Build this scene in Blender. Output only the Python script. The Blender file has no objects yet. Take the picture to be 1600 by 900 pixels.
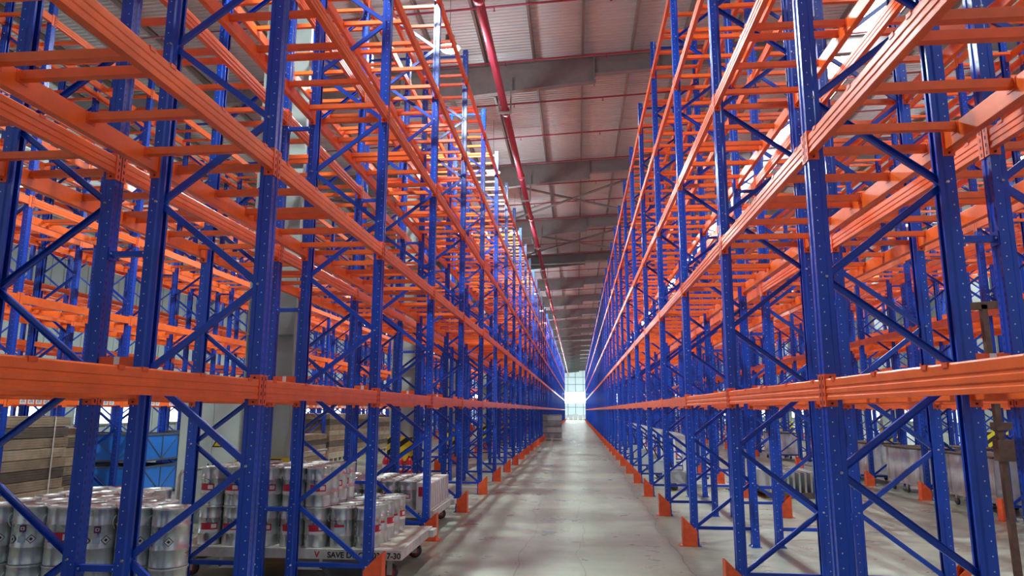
import bpy, math, random
import numpy as np
from mathutils import Vector, Matrix
PI = math.pi
rnd = random.Random(7)
scn = bpy.context.scene
col = scn.collection

# ------------------------------------------------------------------ camera
F_PX, PITCH, YAW, ROLL, CAM_H = 1093.38, 0.1731, 0.0917, 0.0033, 1.8066
Rv = Vector((math.cos(YAW), math.sin(YAW), 0))
Hv = Vector((-math.sin(YAW), math.cos(YAW), 0))
Fv = Hv * math.cos(PITCH) + Vector((0, 0, math.sin(PITCH)))
Uv = -Hv * math.sin(PITCH) + Vector((0, 0, math.cos(PITCH)))
cr, sr = math.cos(ROLL), math.sin(ROLL)
cx = Rv * cr + Uv * sr
cy = -Rv * sr + Uv * cr
cz = -Fv
cam_data = bpy.data.cameras.new('camera')
cam_data.sensor_width = 36.0
cam_data.lens = 36.0 * F_PX / 1600.0
cam_data.clip_start, cam_data.clip_end = 0.05, 600
cam = bpy.data.objects.new('camera', cam_data)
cam.matrix_world = Matrix(((cx.x, cy.x, cz.x, 0), (cx.y, cy.y, cz.y, 0), (cx.z, cy.z, cz.z, CAM_H), (0, 0, 0, 1)))
col.objects.link(cam)
scn.camera = cam
CAMP = np.array([0, 0, CAM_H])
AX = np.array([cx[:], cy[:], (-cz)[:]])


def project(p):
    q = AX @ (np.asarray(p, float) - CAMP)
    if q[2] < 0.15:
        return None
    return 800 + F_PX * q[0] / q[2], 450 - F_PX * q[1] / q[2]


# ------------------------------------------------------------------ world, exposure
world = bpy.data.worlds.new('world')
scn.world = world
world.use_nodes = True
wb = world.node_tree.nodes['Background']
wb.inputs[0].default_value = (0.80, 0.90, 1.0, 1)
wb.inputs[1].default_value = 0.38
scn.view_settings.view_transform = 'Standard'
scn.view_settings.look = 'None'
scn.view_settings.gamma = 1
scn.view_settings.use_curve_mapping = False
scn.view_settings.exposure = 0.45
LAMP_W, ROOF_FILL_W = 2300.0, 170.0
SKYLIGHT_E = 16.0
WINDOW_E = 2.2
ENDWIN_E = 14.0


# ------------------------------------------------------------------ materials
def mat(name, color, rough=0.5, metal=0.0, coat=0.0, noise=0.0, nscale=8.0, emit=None, estr=0.0, bump=0.0, bscale=40.0, alpha=1.0, rvar=0.0):
    m = bpy.data.materials.new(name)
    m.use_nodes = True
    nt = m.node_tree
    b = nt.nodes['Principled BSDF']
    b.inputs['Base Color'].default_value = (*color, 1)
    b.inputs['Roughness'].default_value = rough
    b.inputs['Metallic'].default_value = metal
    b.inputs['Coat Weight'].default_value = coat
    b.inputs['Coat Roughness'].default_value = 0.15
    if alpha < 1:
        b.inputs['Alpha'].default_value = alpha
    tc = None
    if noise > 0 or bump > 0 or rvar > 0:
        tc = nt.nodes.new('ShaderNodeTexCoord')
    if noise > 0 or rvar > 0:
        n = nt.nodes.new('ShaderNodeTexNoise')
        n.inputs['Scale'].default_value = nscale
        n.inputs['Detail'].default_value = 6
        n.inputs['Roughness'].default_value = 0.65
        nt.links.new(tc.outputs['Object'], n.inputs['Vector'])
        if noise > 0:
            r = nt.nodes.new('ShaderNodeMapRange')
            r.inputs[1].default_value, r.inputs[2].default_value = 0.3, 0.7
            r.inputs[3].default_value, r.inputs[4].default_value = 1 - noise, 1 + noise
            nt.links.new(n.outputs[0], r.inputs[0])
            mx = nt.nodes.new('ShaderNodeVectorMath')
            mx.operation = 'SCALE'
            mx.inputs[0].default_value = color
            nt.links.new(r.outputs[0], mx.inputs['Scale'])
            nt.links.new(mx.outputs[0], b.inputs['Base Color'])
        if rvar > 0:
            r2 = nt.nodes.new('ShaderNodeMapRange')
            r2.inputs[1].default_value, r2.inputs[2].default_value = 0.3, 0.7
            r2.inputs[3].default_value, r2.inputs[4].default_value = max(0.02, rough - rvar), rough + rvar
            nt.links.new(n.outputs[0], r2.inputs[0])
            nt.links.new(r2.outputs[0], b.inputs['Roughness'])
    if bump > 0:
        n2 = nt.nodes.new('ShaderNodeTexNoise')
        n2.inputs['Scale'].default_value = bscale
        n2.inputs['Detail'].default_value = 3
        nt.links.new(tc.outputs['Object'], n2.inputs['Vector'])
        bp = nt.nodes.new('ShaderNodeBump')
        bp.inputs['Strength'].default_value = bump
        bp.inputs['Distance'].default_value = 0.01
        nt.links.new(n2.outputs[0], bp.inputs['Height'])
        nt.links.new(bp.outputs[0], b.inputs['Normal'])
    if emit:
        b.inputs['Emission Color'].default_value = (*emit, 1)
        b.inputs['Emission Strength'].default_value = estr
    return m


def math_node(nt, op, a, b=None, c=None):
    n = nt.nodes.new('ShaderNodeMath')
    n.operation = op
    for i, v in enumerate((a, b, c)):
        if v is None:
            continue
        if isinstance(v, (int, float)):
            n.inputs[i].default_value = v
        else:
            nt.links.new(v, n.inputs[i])
    return n.outputs[0]


def perforated(name, base, hole_col, axis, cols, pitch, ru, rz, stagger=True, rough=0.3):
    """painted steel with a punched pattern: columns of small holes along z"""
    m = mat(name, base, rough, 0.0, 0.15, bump=0.05, bscale=25)
    nt = m.node_tree
    b = nt.nodes['Principled BSDF']
    tc = nt.nodes.new('ShaderNodeTexCoord')
    sp = nt.nodes.new('ShaderNodeSeparateXYZ')
    nt.links.new(tc.outputs['Object'], sp.inputs[0])
    u = sp.outputs[axis]
    z = sp.outputs[2]
    total = None
    for k, c0 in enumerate(cols):
        du = math_node(nt, 'DIVIDE', math_node(nt, 'SUBTRACT', u, c0), ru)
        zz = math_node(nt, 'ADD', z, (pitch / 2 if (stagger and k % 2) else 0.0))
        fr = math_node(nt, 'SUBTRACT', math_node(nt, 'FRACT', math_node(nt, 'DIVIDE', zz, pitch)), 0.5)
        dz = math_node(nt, 'DIVIDE', math_node(nt, 'MULTIPLY', fr, pitch), rz)
        d = math_node(nt, 'ADD', math_node(nt, 'MULTIPLY', du, du), math_node(nt, 'MULTIPLY', dz, dz))
        h = math_node(nt, 'LESS_THAN', d, 1.0)
        total = h if total is None else math_node(nt, 'MAXIMUM', total, h)
    mx = nt.nodes.new('ShaderNodeMix')
    mx.data_type = 'RGBA'
    mx.inputs[6].default_value = (*base, 1)
    mx.inputs[7].default_value = (*hole_col, 1)
    nt.links.new(total, mx.inputs[0])
    nt.links.new(mx.outputs[2], b.inputs['Base Color'])
    return m


BLUE = (0.003, 0.056, 0.47)
ORANGE = (0.90, 0.145, 0.020)
M = {}
M['blue'] = mat('blue_paint', BLUE, 0.32, 0, 0.15, noise=0.15, nscale=6, bump=0.05)
M['blue_front'] = perforated('blue_paint_slotted', BLUE, (0.004, 0.008, 0.03), 1, (-0.033, 0.033), 0.05, 0.006, 0.012, False)
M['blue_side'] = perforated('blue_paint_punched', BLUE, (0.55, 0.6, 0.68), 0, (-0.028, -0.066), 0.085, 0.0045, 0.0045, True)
M['orange'] = mat('orange_paint', ORANGE, 0.36, 0, 0.15, noise=0.12, nscale=5, bump=0.06, bscale=12)
M['orange_dark'] = mat('orange_connector_paint', (0.80, 0.10, 0.02), 0.42, 0, 0.2, noise=0.15, nscale=30)
M['guard'] = mat('guard_paint', (0.80, 0.105, 0.025), 0.5, 0, 0.1, noise=0.2, nscale=12)
M['bolt'] = mat('zinc_bolt', (0.75, 0.77, 0.8), 0.3, 0.9)
M['roof'] = mat('roof_sheet', (0.54, 0.60, 0.61), 0.45, 0.15, 0, noise=0.08, nscale=0.6)
M['steel'] = mat('grey_steel_paint', (0.20, 0.19, 0.19), 0.55, 0, 0, noise=0.15, nscale=2)
M['purlin'] = mat('galvanised_purlin', (0.24, 0.23, 0.22), 0.5, 0.3, 0, noise=0.15, nscale=3)
M['pipe_red'] = mat('red_pipe_paint', (0.30, 0.03, 0.06), 0.45, 0, 0.1)
M['column'] = mat('column_paint', (0.34, 0.38, 0.36), 0.5, 0, 0, noise=0.10, nscale=2)
M['wall'] = mat('wall_sheet', (0.24, 0.28, 0.27), 0.5, 0.1, 0, noise=0.06, nscale=0.8)
M['skylight'] = mat('skylight_panel', (0.9, 0.95, 1), 0.4, emit=(0.9, 0.96, 1), estr=SKYLIGHT_E)
M['window'] = mat('daylit_window', (0.8, 0.9, 1), 0.4, emit=(0.82, 0.93, 1.0), estr=WINDOW_E)
M['endwindow'] = mat('daylit_end_window', (0.8, 0.9, 1), 0.4, emit=(0.75, 0.93, 1.0), estr=ENDWIN_E)
M['endwall'] = mat('end_wall_translucent', (0.7, 0.8, 0.82), 0.4, emit=(0.75, 0.92, 1.0), estr=0.3)
M['lens'] = mat('lamp_lens', (1, 1, 1), 0.3, emit=(0.85, 0.94, 1.0), estr=160)
M['dark'] = mat('dark_plastic', (0.03, 0.03, 0.035), 0.5)
M['tin'] = mat('tinplate', (0.60, 0.63, 0.62), 0.30, 0.88, 0, noise=0.10, nscale=5, rvar=0.05)
M['tin_lid'] = mat('tinplate_lid', (0.58, 0.62, 0.60), 0.38, 0.7, 0, bump=0.25, bscale=20)
M['wire'] = mat('steel_wire', (0.75, 0.75, 0.75), 0.25, 1.0)
M['label_red'] = mat('label_red', (0.52, 0.012, 0.045), 0.45)
M['label_white'] = mat('label_white', (0.75, 0.75, 0.74), 0.5)
M['label_purple'] = mat('label_purple', (0.12, 0.025, 0.11), 0.45)
M['label_blue'] = mat('label_pale_blue', (0.50, 0.62, 0.68), 0.5)
M['black'] = mat('black_ink', (0.012, 0.012, 0.015), 0.5)
M['cart'] = mat('cart_white_paint', (0.56, 0.57, 0.55), 0.45, 0, 0, noise=0.25, nscale=7)
M['deck'] = mat('cart_deck', (0.48, 0.46, 0.38), 0.45, 0, 0, noise=0.25, nscale=5)
M['rubber'] = mat('wheel_rubber', (0.05, 0.045, 0.045), 0.6)
M['hub_red'] = mat('wheel_hub_red', (0.45, 0.05, 0.05), 0.5)
M['hazard_y'] = mat('hazard_yellow', (0.72, 0.56, 0.02), 0.5)
M['board'] = mat('board_brown', (0.30, 0.235, 0.165), 0.75, 0, 0, noise=0.3, nscale=3)
M['board2'] = mat('board_tan', (0.42, 0.35, 0.25), 0.75, 0, 0, noise=0.25, nscale=4)
M['board3'] = mat('board_dark', (0.115, 0.09, 0.07), 0.8, 0, 0, noise=0.3, nscale=5)
M['cabinet'] = mat('cabinet_paint', (0.56, 0.66, 0.62), 0.4, 0, 0.1, noise=0.06, nscale=1.5)
M['plinth'] = mat('cabinet_plinth', (0.16, 0.22, 0.22), 0.5)
M['crate'] = mat('crate_blue_panel', (0.015, 0.22, 0.80), 0.4, 0, 0.1)
M['crate_frame'] = mat('crate_steel_frame', (0.12, 0.16, 0.22), 0.4, 0.4)
M['wood'] = mat('pallet_wood', (0.50, 0.44, 0.33), 0.8, 0, 0, noise=0.25, nscale=8)
M['film'] = mat('stretch_film', (0.90, 0.96, 0.98), 0.22, 0, 0.4, noise=0.12, nscale=5, bump=0.9, bscale=7, alpha=0.5)
M['grey_box'] = mat('grey_carton', (0.33, 0.34, 0.35), 0.4, 0.1, 0.2, noise=0.25, nscale=3, bump=0.4, bscale=5)
M['white_plastic'] = mat('white_plastic', (0.68, 0.72, 0.72), 0.35, 0, 0.2)
M['rust'] = mat('rusty_post', (0.14, 0.085, 0.06), 0.7, 0, 0, noise=0.3, nscale=10)
M['extinguisher'] = mat('extinguisher_red', (0.55, 0.02, 0.05), 0.35, 0, 0.3)
M['machine'] = mat('machine_grey', (0.45, 0.50, 0.50), 0.4, 0.2)


def sticker_mat():
    m = mat('location_sticker', (0.8, 0.8, 0.78), 0.5)
    nt = m.node_tree
    tc = nt.nodes.new('ShaderNodeTexCoord')
    n = nt.nodes.new('ShaderNodeTexNoise')
    n.inputs['Scale'].default_value = 90
    nt.links.new(tc.outputs['Object'], n.inputs['Vector'])
    r = nt.nodes.new('ShaderNodeValToRGB')
    r.color_ramp.elements[0].position = 0.47
    r.color_ramp.elements[0].color = (0.05, 0.09, 0.13, 1)
    r.color_ramp.elements[1].position = 0.53
    r.color_ramp.elements[1].color = (0.75, 0.78, 0.78, 1)
    nt.links.new(n.outputs[0], r.inputs[0])
    nt.links.new(r.outputs[0], nt.nodes['Principled BSDF'].inputs['Base Color'])
    return m


M['sticker_ink'] = sticker_mat()


def floor_mat():
    m = bpy.data.materials.new('concrete_floor')
    m.use_nodes = True
    nt = m.node_tree
    b = nt.nodes['Principled BSDF']
    tc = nt.nodes.new('ShaderNodeTexCoord')
    sp = nt.nodes.new('ShaderNodeSeparateXYZ')
    nt.links.new(tc.outputs['Object'], sp.inputs[0])

    def noise(scale, detail=5, vec=None, stretch=None):
        n = nt.nodes.new('ShaderNodeTexNoise')
        n.inputs['Scale'].default_value = scale
        n.inputs['Detail'].default_value = detail
        n.inputs['Roughness'].default_value = 0.6
        if stretch:
            mp = nt.nodes.new('ShaderNodeMapping')
            mp.inputs['Scale'].default_value = stretch
            nt.links.new(tc.outputs['Object'], mp.inputs[0])
            nt.links.new(mp.outputs[0], n.inputs['Vector'])
        else:
            nt.links.new(tc.outputs['Object'], n.inputs['Vector'])
        return n.outputs[0]
    big = noise(0.45)
    fine = noise(9, 8)
    trow = noise(1.0, 6, stretch=(0.35, 3.2, 1))
    ramp = nt.nodes.new('ShaderNodeValToRGB')
    e = ramp.color_ramp.elements
    e[0].position, e[0].color = 0.30, (0.19, 0.205, 0.155, 1)
    e[1].position, e[1].color = 0.68, (0.36, 0.39, 0.31, 1)
    s = math_node(nt, 'ADD', math_node(nt, 'MULTIPLY', big, 0.35), math_node(nt, 'MULTIPLY', trow, 0.40))
    s = math_node(nt, 'ADD', s, math_node(nt, 'MULTIPLY', fine, 0.25))
    nt.links.new(s, ramp.inputs[0])
    # wandering shrinkage cracks running down the aisle, joints across it
    x, y = sp.outputs[0], sp.outputs[1]
    w1 = math_node(nt, 'MULTIPLY', math_node(nt, 'SUBTRACT', noise(0.5, 2), 0.5), 0.5)
    crack = None
    for x0, hw in ((0.02, 0.007), (-0.72, 0.007), (1.28, 0.009)):
        d = math_node(nt, 'ABSOLUTE', math_node(nt, 'SUBTRACT', math_node(nt, 'ADD', x, w1), x0))
        h = math_node(nt, 'LESS_THAN', d, hw)
        crack = h if crack is None else math_node(nt, 'MAXIMUM', crack, h)
    fr = math_node(nt, 'ABSOLUTE', math_node(nt, 'SUBTRACT', math_node(nt, 'FRACT', math_node(nt, 'DIVIDE', math_node(nt, 'SUBTRACT', y, 1.0), 4.5)), 0.5))
    joint = math_node(nt, 'LESS_THAN', fr, 0.0022)
    mx = nt.nodes.new('ShaderNodeMix')
    mx.data_type = 'RGBA'
    nt.links.new(math_node(nt, 'MULTIPLY', crack, 0.6), mx.inputs[0])
    nt.links.new(ramp.outputs[0], mx.inputs[6])
    mx.inputs[7].default_value = (0.08, 0.07, 0.06, 1)
    nt.links.new(mx.outputs[2], b.inputs['Base Color'])
    rr = nt.nodes.new('ShaderNodeMapRange')
    rr.inputs[1].default_value, rr.inputs[2].default_value = 0.3, 0.7
    rr.inputs[3].default_value, rr.inputs[4].default_value = 0.22, 0.50
    nt.links.new(noise(1.6, 6), rr.inputs[0])
    nt.links.new(rr.outputs[0], b.inputs['Roughness'])
    bp = nt.nodes.new('ShaderNodeBump')
    bp.inputs['Strength'].default_value = 0.25
    bp.inputs['Distance'].default_value = 0.004
    nt.links.new(noise(6, 4), bp.inputs['Height'])
    nt.links.new(bp.outputs[0], b.inputs['Normal'])
    return m


M['floor'] = floor_mat()


# ------------------------------------------------------------------ mesh helpers
class MB:
    def __init__(self):
        self.v, self.f, self.m, self.s = [], [], [], []

    def add(self, vs, fs, mi=0, smooth=False):
        b = len(self.v)
        self.v += [tuple(p) for p in vs]
        for q in fs:
            self.f.append(tuple(b + i for i in q))
            self.m.append(mi)
            self.s.append(smooth)
        return self

    def box(self, x0, x1, y0, y1, z0, z1, mi=0):
        vs = [(x, y, z) for z in (z0, z1) for y in (y0, y1) for x in (x0, x1)]
        fs = [(0, 2, 3, 1), (4, 5, 7, 6), (0, 1, 5, 4), (2, 6, 7, 3), (0, 4, 6, 2), (1, 3, 7, 5)]
        return self.add(vs, fs, mi)

    def bar(self, a, b, w, h, mi=0, up=(0, 0, 1)):
        a, b = Vector(a), Vector(b)
        d = (b - a).normalized()
        s = d.cross(Vector(up))
        if s.length < 1e-4:
            s = d.cross(Vector((0, 1, 0)))
        s.normalize()
        u = s.cross(d).normalized()
        vs = []
        for p in (a, b):
            for i, j in ((-1, -1), (1, -1), (1, 1), (-1, 1)):
                vs.append(p + s * (i * w / 2) + u * (j * h / 2))
        return self.add(vs, [(3, 2, 1, 0), (4, 5, 6, 7), (0, 1, 5, 4), (1, 2, 6, 5), (2, 3, 7, 6), (3, 0, 4, 7)], mi)

    def tube(self, pts, r, n=8, mi=0, cap=True):
        pts = [Vector(p) for p in pts]
        vs, fs = [], []
        prev = None
        for i, p in enumerate(pts):
            d = (pts[min(i + 1, len(pts) - 1)] - pts[max(i - 1, 0)]).normalized()
            ref = Vector((0, 0, 1)) if abs(d.z) < 0.9 else Vector((1, 0, 0))
            s = d.cross(ref).normalized()
            if prev is not None and s.dot(prev) < 0:
                s = -s
            prev = s
            u = s.cross(d)
            for k in range(n):
                a = 2 * PI * k / n
                vs.append(p + (s * math.cos(a) + u * math.sin(a)) * r)
        for i in range(len(pts) - 1):
            for k in range(n):
                k2 = (k + 1) % n
                fs.append((i * n + k, (i + 1) * n + k, (i + 1) * n + k2, i * n + k2))
        self.add(vs, fs, mi, True)
        if cap:
            b = len(self.v) - len(vs)
            self.f.append(tuple(b + k for k in range(n)))
            self.m.append(mi); self.s.append(False)
            self.f.append(tuple(b + (len(pts) - 1) * n + k for k in reversed(range(n))))
            self.m.append(mi); self.s.append(False)
        return self

    def lathe(self, prof, n=24, c=(0, 0, 0), mi=0, smooth=True, axis='z'):
        vs, fs = [], []
        for r, z in prof:
            for k in range(n):
                a = 2 * PI * k / n
                if axis == 'z':
                    vs.append((c[0] + r * math.cos(a), c[1] + r * math.sin(a), c[2] + z))
                elif axis == 'x':
                    vs.append((c[0] + z, c[1] + r * math.cos(a), c[2] + r * math.sin(a)))
                else:
                    vs.append((c[0] + r * math.sin(a), c[1] + z, c[2] + r * math.cos(a)))
        for i in range(len(prof) - 1):
            for k in range(n):
                k2 = (k + 1) % n
                fs.append((i * n + k, i * n + k2, (i + 1) * n + k2, (i + 1) * n + k))
        return self.add(vs, fs, mi, smooth)

    def prism(self, poly, y0, y1, mi=0, plane='xz'):
        """extrude a polygon given in (a,b): plane xz -> along y, xy -> along z, yz -> along x"""
        n = len(poly)
        f = {'xz': lambda a, b, t: (a, t, b), 'xy': lambda a, b, t: (a, b, t), 'yz': lambda a, b, t: (t, a, b)}[plane]
        vs = [f(a, b, y0) for a, b in poly] + [f(a, b, y1) for a, b in poly]
        fs = [tuple(range(n)), tuple(reversed(range(n, 2 * n)))]
        fs += [(i, i + n, (i + 1) % n + n, (i + 1) % n) for i in range(n)]
        return self.add(vs, fs, mi)

    def mesh(self, name, mats):
        me = bpy.data.meshes.new(name)
        me.from_pydata(self.v, [], self.f)
        for m in (mats if isinstance(mats, (list, tuple)) else [mats]):
            me.materials.append(m)
        me.polygons.foreach_set('material_index', self.m)
        me.polygons.foreach_set('use_smooth', self.s)
        me.update()
        return me

    def build(self, name, mats, parent=None, loc=(0, 0, 0), rz=0.0):
        return obj(name, self.mesh(name, mats), parent, loc, rz)


def obj(name, me, parent=None, loc=(0, 0, 0), rz=0.0):
    o = bpy.data.objects.new(name, me)
    col.objects.link(o)
    o.location = loc
    o.rotation_euler = (0, 0, rz)
    if parent:
        o.parent = parent
    return o


def tag(o, label=None, cat=None, group=None, kind=None):
    if label: o['label'] = label
    if cat: o['category'] = cat
    if group: o['group'] = group
    if kind: o['kind'] = kind
    return o


def thing(name, label, cat, loc=(0, 0, 0), rz=0.0, group=None):
    return tag(obj(name, None, None, loc, rz), label, cat, group, 'thing')


def struct(name, mb, mats, loc=(0, 0, 0), parent=None):
    o = mb.build(name, mats, parent, loc)
    if parent is None:
        o['kind'] = 'structure'
    return o


def copy_tree(o, parent=None, loc=None, rz=None):
    c = o.copy()
    col.objects.link(c)
    if parent is not None:
        c.parent = parent
    if loc is not None:
        c.location = loc
    if rz is not None:
        c.rotation_euler = (0, 0, rz)
    for ch in kids.get(o.name, []):
        copy_tree(ch, c)
        kids.setdefault(c.name, [])
    return c


kids = {}


def register(root):
    """remember children once so copying stays quick"""
    def walk(o):
        kids[o.name] = list(o.children)
        for ch in o.children:
            walk(ch)
    walk(root)


def merged(name, tmpl, placements, mats):
    """many copies of one small template mesh joined into ONE mesh (stuff far away)"""
    V = np.array(tmpl.v, dtype=np.float64)
    out, faces, mi = [], [], []
    n = len(V)
    for k, (loc, rz) in enumerate(placements):
        c, s = math.cos(rz), math.sin(rz)
        P = np.empty_like(V)
        P[:, 0] = V[:, 0] * c - V[:, 1] * s + loc[0]
        P[:, 1] = V[:, 0] * s + V[:, 1] * c + loc[1]
        P[:, 2] = V[:, 2] + loc[2]
        out.append(P)
        b = k * n
        faces += [tuple(b + i for i in q) for q in tmpl.f]
        mi += tmpl.m
    me = bpy.data.meshes.new(name)
    me.from_pydata(np.concatenate(out).tolist(), [], faces)
    for m in mats:
        me.materials.append(m)
    me.polygons.foreach_set('material_index', mi)
    me.update()
    return obj(name, me)


def text(name, body, size, m, parent, loc, rot=(PI / 2, 0, 0), align='LEFT', extrude=0.001):
    cu = bpy.data.curves.new(name, 'FONT')
    cu.body = body
    cu.size = size
    cu.align_x = align
    cu.extrude = extrude
    cu.offset = size * 0.03
    cu.materials.append(m)
    tmp = bpy.data.objects.new(name, cu)
    me = bpy.data.meshes.new_from_object(tmp)
    bpy.data.objects.remove(tmp)
    o = bpy.data.objects.new(name, me)
    col.objects.link(o)
    o.parent = parent
    o.location = loc
    o.rotation_euler = rot
    return o


ONES = 'zeroth first second third fourth fifth sixth seventh eighth ninth tenth eleventh twelfth thirteenth fourteenth fifteenth sixteenth seventeenth eighteenth nineteenth'.split()
TENS = {2: 'twent', 3: 'thirt', 4: 'fort', 5: 'fift', 6: 'sixt', 7: 'sevent', 8: 'eight', 9: 'ninet'}


def ordinal(n):
    if n < 20:
        return ONES[n]
    if n >= 100:
        return 'hundred and ' + ordinal(n - 100)
    return TENS[n // 10] + ('ieth' if n % 10 == 0 else 'y ' + ONES[n % 10])



# ------------------------------------------------------------------ building shell
Y_BACK, Y_END = -7.0, 190.0
X_L, X_R = -30.0, 32.0
RIDGE_X = 32.0


def roof_z(x):
    return 12.43 + 0.045 * (x - 0.65)


fl = MB().box(X_L, X_R, Y_BACK, Y_END, -0.3, 0.0)
struct('floor', fl, M['floor'])

# corrugated roof sheet, ribs running across the building
rb = MB()
SKY = (8.03, 9.07)
pitch = 0.16
prof = []
y = Y_BACK
while y < Y_END:
    prof += [(y, 0.0), (y + 0.05, 0.0), (y + 0.07, 0.05), (y + 0.13, 0.05)]
    y += pitch
for xa, xb in ((X_L, SKY[0]), (SKY[1], X_R)):
    vs, fs = [], []
    for (yy, dz) in prof:
        vs += [(xa, yy, roof_z(xa) + 0.22 + dz), (xb, yy, roof_z(xb) + 0.22 + dz)]
    for i in range(len(prof) - 1):
        fs.append((2 * i, 2 * i + 1, 2 * i + 3, 2 * i + 2))
    rb.add(vs, fs)
roof = struct('ceiling', rb, M['roof'])

# skylight strip, one panel between every two sheets
n = 1
yy = Y_BACK + 0.5
sk = MB()
while yy < Y_END - 3:
    sk.add([(SKY[0], yy, roof_z(SKY[0]) + 0.24), (SKY[1], yy, roof_z(SKY[1]) + 0.24), (SKY[1], yy + 2.7, roof_z(SKY[1]) + 0.24), (SKY[0], yy + 2.7, roof_z(SKY[0]) + 0.24)], [(0, 1, 2, 3)])
    yy += 3.0
o = struct('window_1', sk, M['skylight'])
sf = MB()
yy = Y_BACK + 0.2
while yy < Y_END:
    sf.box(SKY[0], SKY[1], yy, yy + 0.3, roof_z(SKY[0]) + 0.2, roof_z(SKY[0]) + 0.3)
    yy += 3.0
sf.build('window_frame', M['purlin'], o)

# walls
def panel_wall(name, x, y0, y1, z1, side):
    w = MB()
    yv = y0
    while yv < y1:
        w.box(min(x, x + side * 0.04), max(x, x + side * 0.04), yv, min(yv + 0.92, y1), 0, z1)
        w.box(min(x - side * 0.03, x), max(x - side * 0.03, x), yv + 0.92, yv + 1.0, 0, z1)
        w.box(min(x, x + side * 0.02), max(x, x + side * 0.02), yv + 0.92, yv + 1.0, 0, z1)
        yv += 1.0
    return struct(name, w, M['wall'])


panel_wall('wall_left', X_L, Y_BACK, Y_END, roof_z(X_L) + 0.3, -1)
panel_wall('wall_right', X_R, Y_BACK, Y_END, roof_z(X_R) + 0.3, 1)
ew = MB()
ew.box(X_L, X_R, Y_END, Y_END + 0.2, 0, 3.7)
ew.box(X_L, X_R, Y_END, Y_END + 0.2, 6.7, 14.2)
wall_end = struct('wall_back', ew, M['endwall'])
gl = MB()
for xg in np.arange(X_L + 1, X_R, 2.05):
    gl.box(xg - 0.05, xg + 0.05, Y_END - 0.08, Y_END, 0, 13.5)
for zg in (0.6, 2.7, 3.7, 6.7, 8.7, 10.6):
    gl.box(X_L, X_R, Y_END - 0.1, Y_END, zg - 0.05, zg + 0.05)
tag(struct('trim_1', gl, M['purlin']), kind='structure')
struct('window_2', MB().box(X_L, X_R, Y_END + 0.02, Y_END + 0.1, 3.7, 6.7), M['endwindow'])
# daylit translucent bands in the side walls
k = 3
for x, sd in ((X_L + 0.06, 1), (X_R - 0.06, -1)):
    for y0 in range(4, 180, 9):
        o = struct('window_%d' % k, MB().box(min(x, x + sd * 0.03), max(x, x + sd * 0.03), y0, y0 + 6.5, 0.9, 3.6), M['window'])
        fr = MB()
        for yv in (y0, y0 + 3.2, y0 + 6.4):
            fr.box(x - 0.06, x + 0.06, yv, yv + 0.1, 0.85, 3.65)
        fr.box(x - 0.06, x + 0.06, y0, y0 + 6.5, 3.58, 3.68)
        fr.box(x - 0.06, x + 0.06, y0, y0 + 6.5, 0.82, 0.92)
        fr.build('window_frame', M['purlin'], o)
        k += 1

# purlins: C sections along the building
k = 1
for xp in np.arange(-29.4, 31.5, 1.48):
    xp = xp + 0.11
    z = roof_z(xp)
    p = MB()
    p.box(-0.035, 0.035, Y_BACK, Y_END, -0.005, 0.0)
    p.box(-0.035, -0.030, Y_BACK, Y_END, 0, 0.2)
    p.box(-0.035, 0.035, Y_BACK, Y_END, 0.2, 0.205)
    p.box(0.030, 0.035, Y_BACK, Y_END, 0.0, 0.02)
    o = p.build('roof_purlin', M['purlin'], None, (xp, 0, z))
    o['kind'] = 'structure'

# rafters: tapered I section with splice plates
COL_X = (-4.90, 15.9)


def rafter_depth(x):
    d = 0.56
    for c in COL_X:
        a = abs(x - c)
        if a < 5.55:
            d = max(d, 0.80 + (5.55 - a) * 0.045)
    return d


def rafter():
    r = MB()
    xs = [X_L, -12, -10.46, -10.44, -4.9, 0.64, 0.66, 6, 10.34, 10.36, 15.9, 21.44, 21.46, X_R]
    for a, b in zip(xs[:-1], xs[1:]):
        za, zb = roof_z(a), roof_z(b)
        da, db = rafter_depth(a + 1e-6), rafter_depth(b - 1e-6)
        for (ya, yb, ta, tb, ba, bb) in ((-0.006, 0.006, za, zb, za - da, zb - db), (-0.11, 0.11, za, zb, za - 0.014, zb - 0.014), (-0.11, 0.11, za - da + 0.014, zb - db + 0.014, za - da, zb - db)):
            vs = [(a, ya, ba), (b, ya, bb), (b, yb, bb), (a, yb, ba), (a, ya, ta), (b, ya, tb), (b, yb, tb), (a, yb, ta)]
            r.add(vs, [(0, 3, 2, 1), (4, 5, 6, 7), (0, 1, 5, 4), (1, 2, 6, 5), (2, 3, 7, 6), (3, 0, 4, 7)])
    for xj in (-10.45, 0.65, 10.35, 21.45):
        z = roof_z(xj)
        r.box(xj - 0.02, xj + 0.02, -0.12, 0.12, z - 0.86, z)
        for s in (-1, 1):
            for q in range(5):
                r.box(xj + 0.02, xj + 0.045, s * 0.06 - 0.012, s * 0.06 + 0.012, z - 0.78 + q * 0.17, z - 0.755 + q * 0.17)
    for xj in (-8, -3.2, 2.6, 5.0, 7.5, 13, 18.6):
        z = roof_z(xj)
        r.box(xj - 0.005, xj + 0.005, -0.1, 0.1, z - rafter_depth(xj), z)
    return r


rmesh = rafter().mesh('roof_rafter', M['steel'])
RAFT_Y = [11 + 9 * k for k in range(-2, 20)]
for yv in RAFT_Y:
    obj('roof_rafter', rmesh, None, (0, yv, 0))['kind'] = 'structure'

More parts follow.
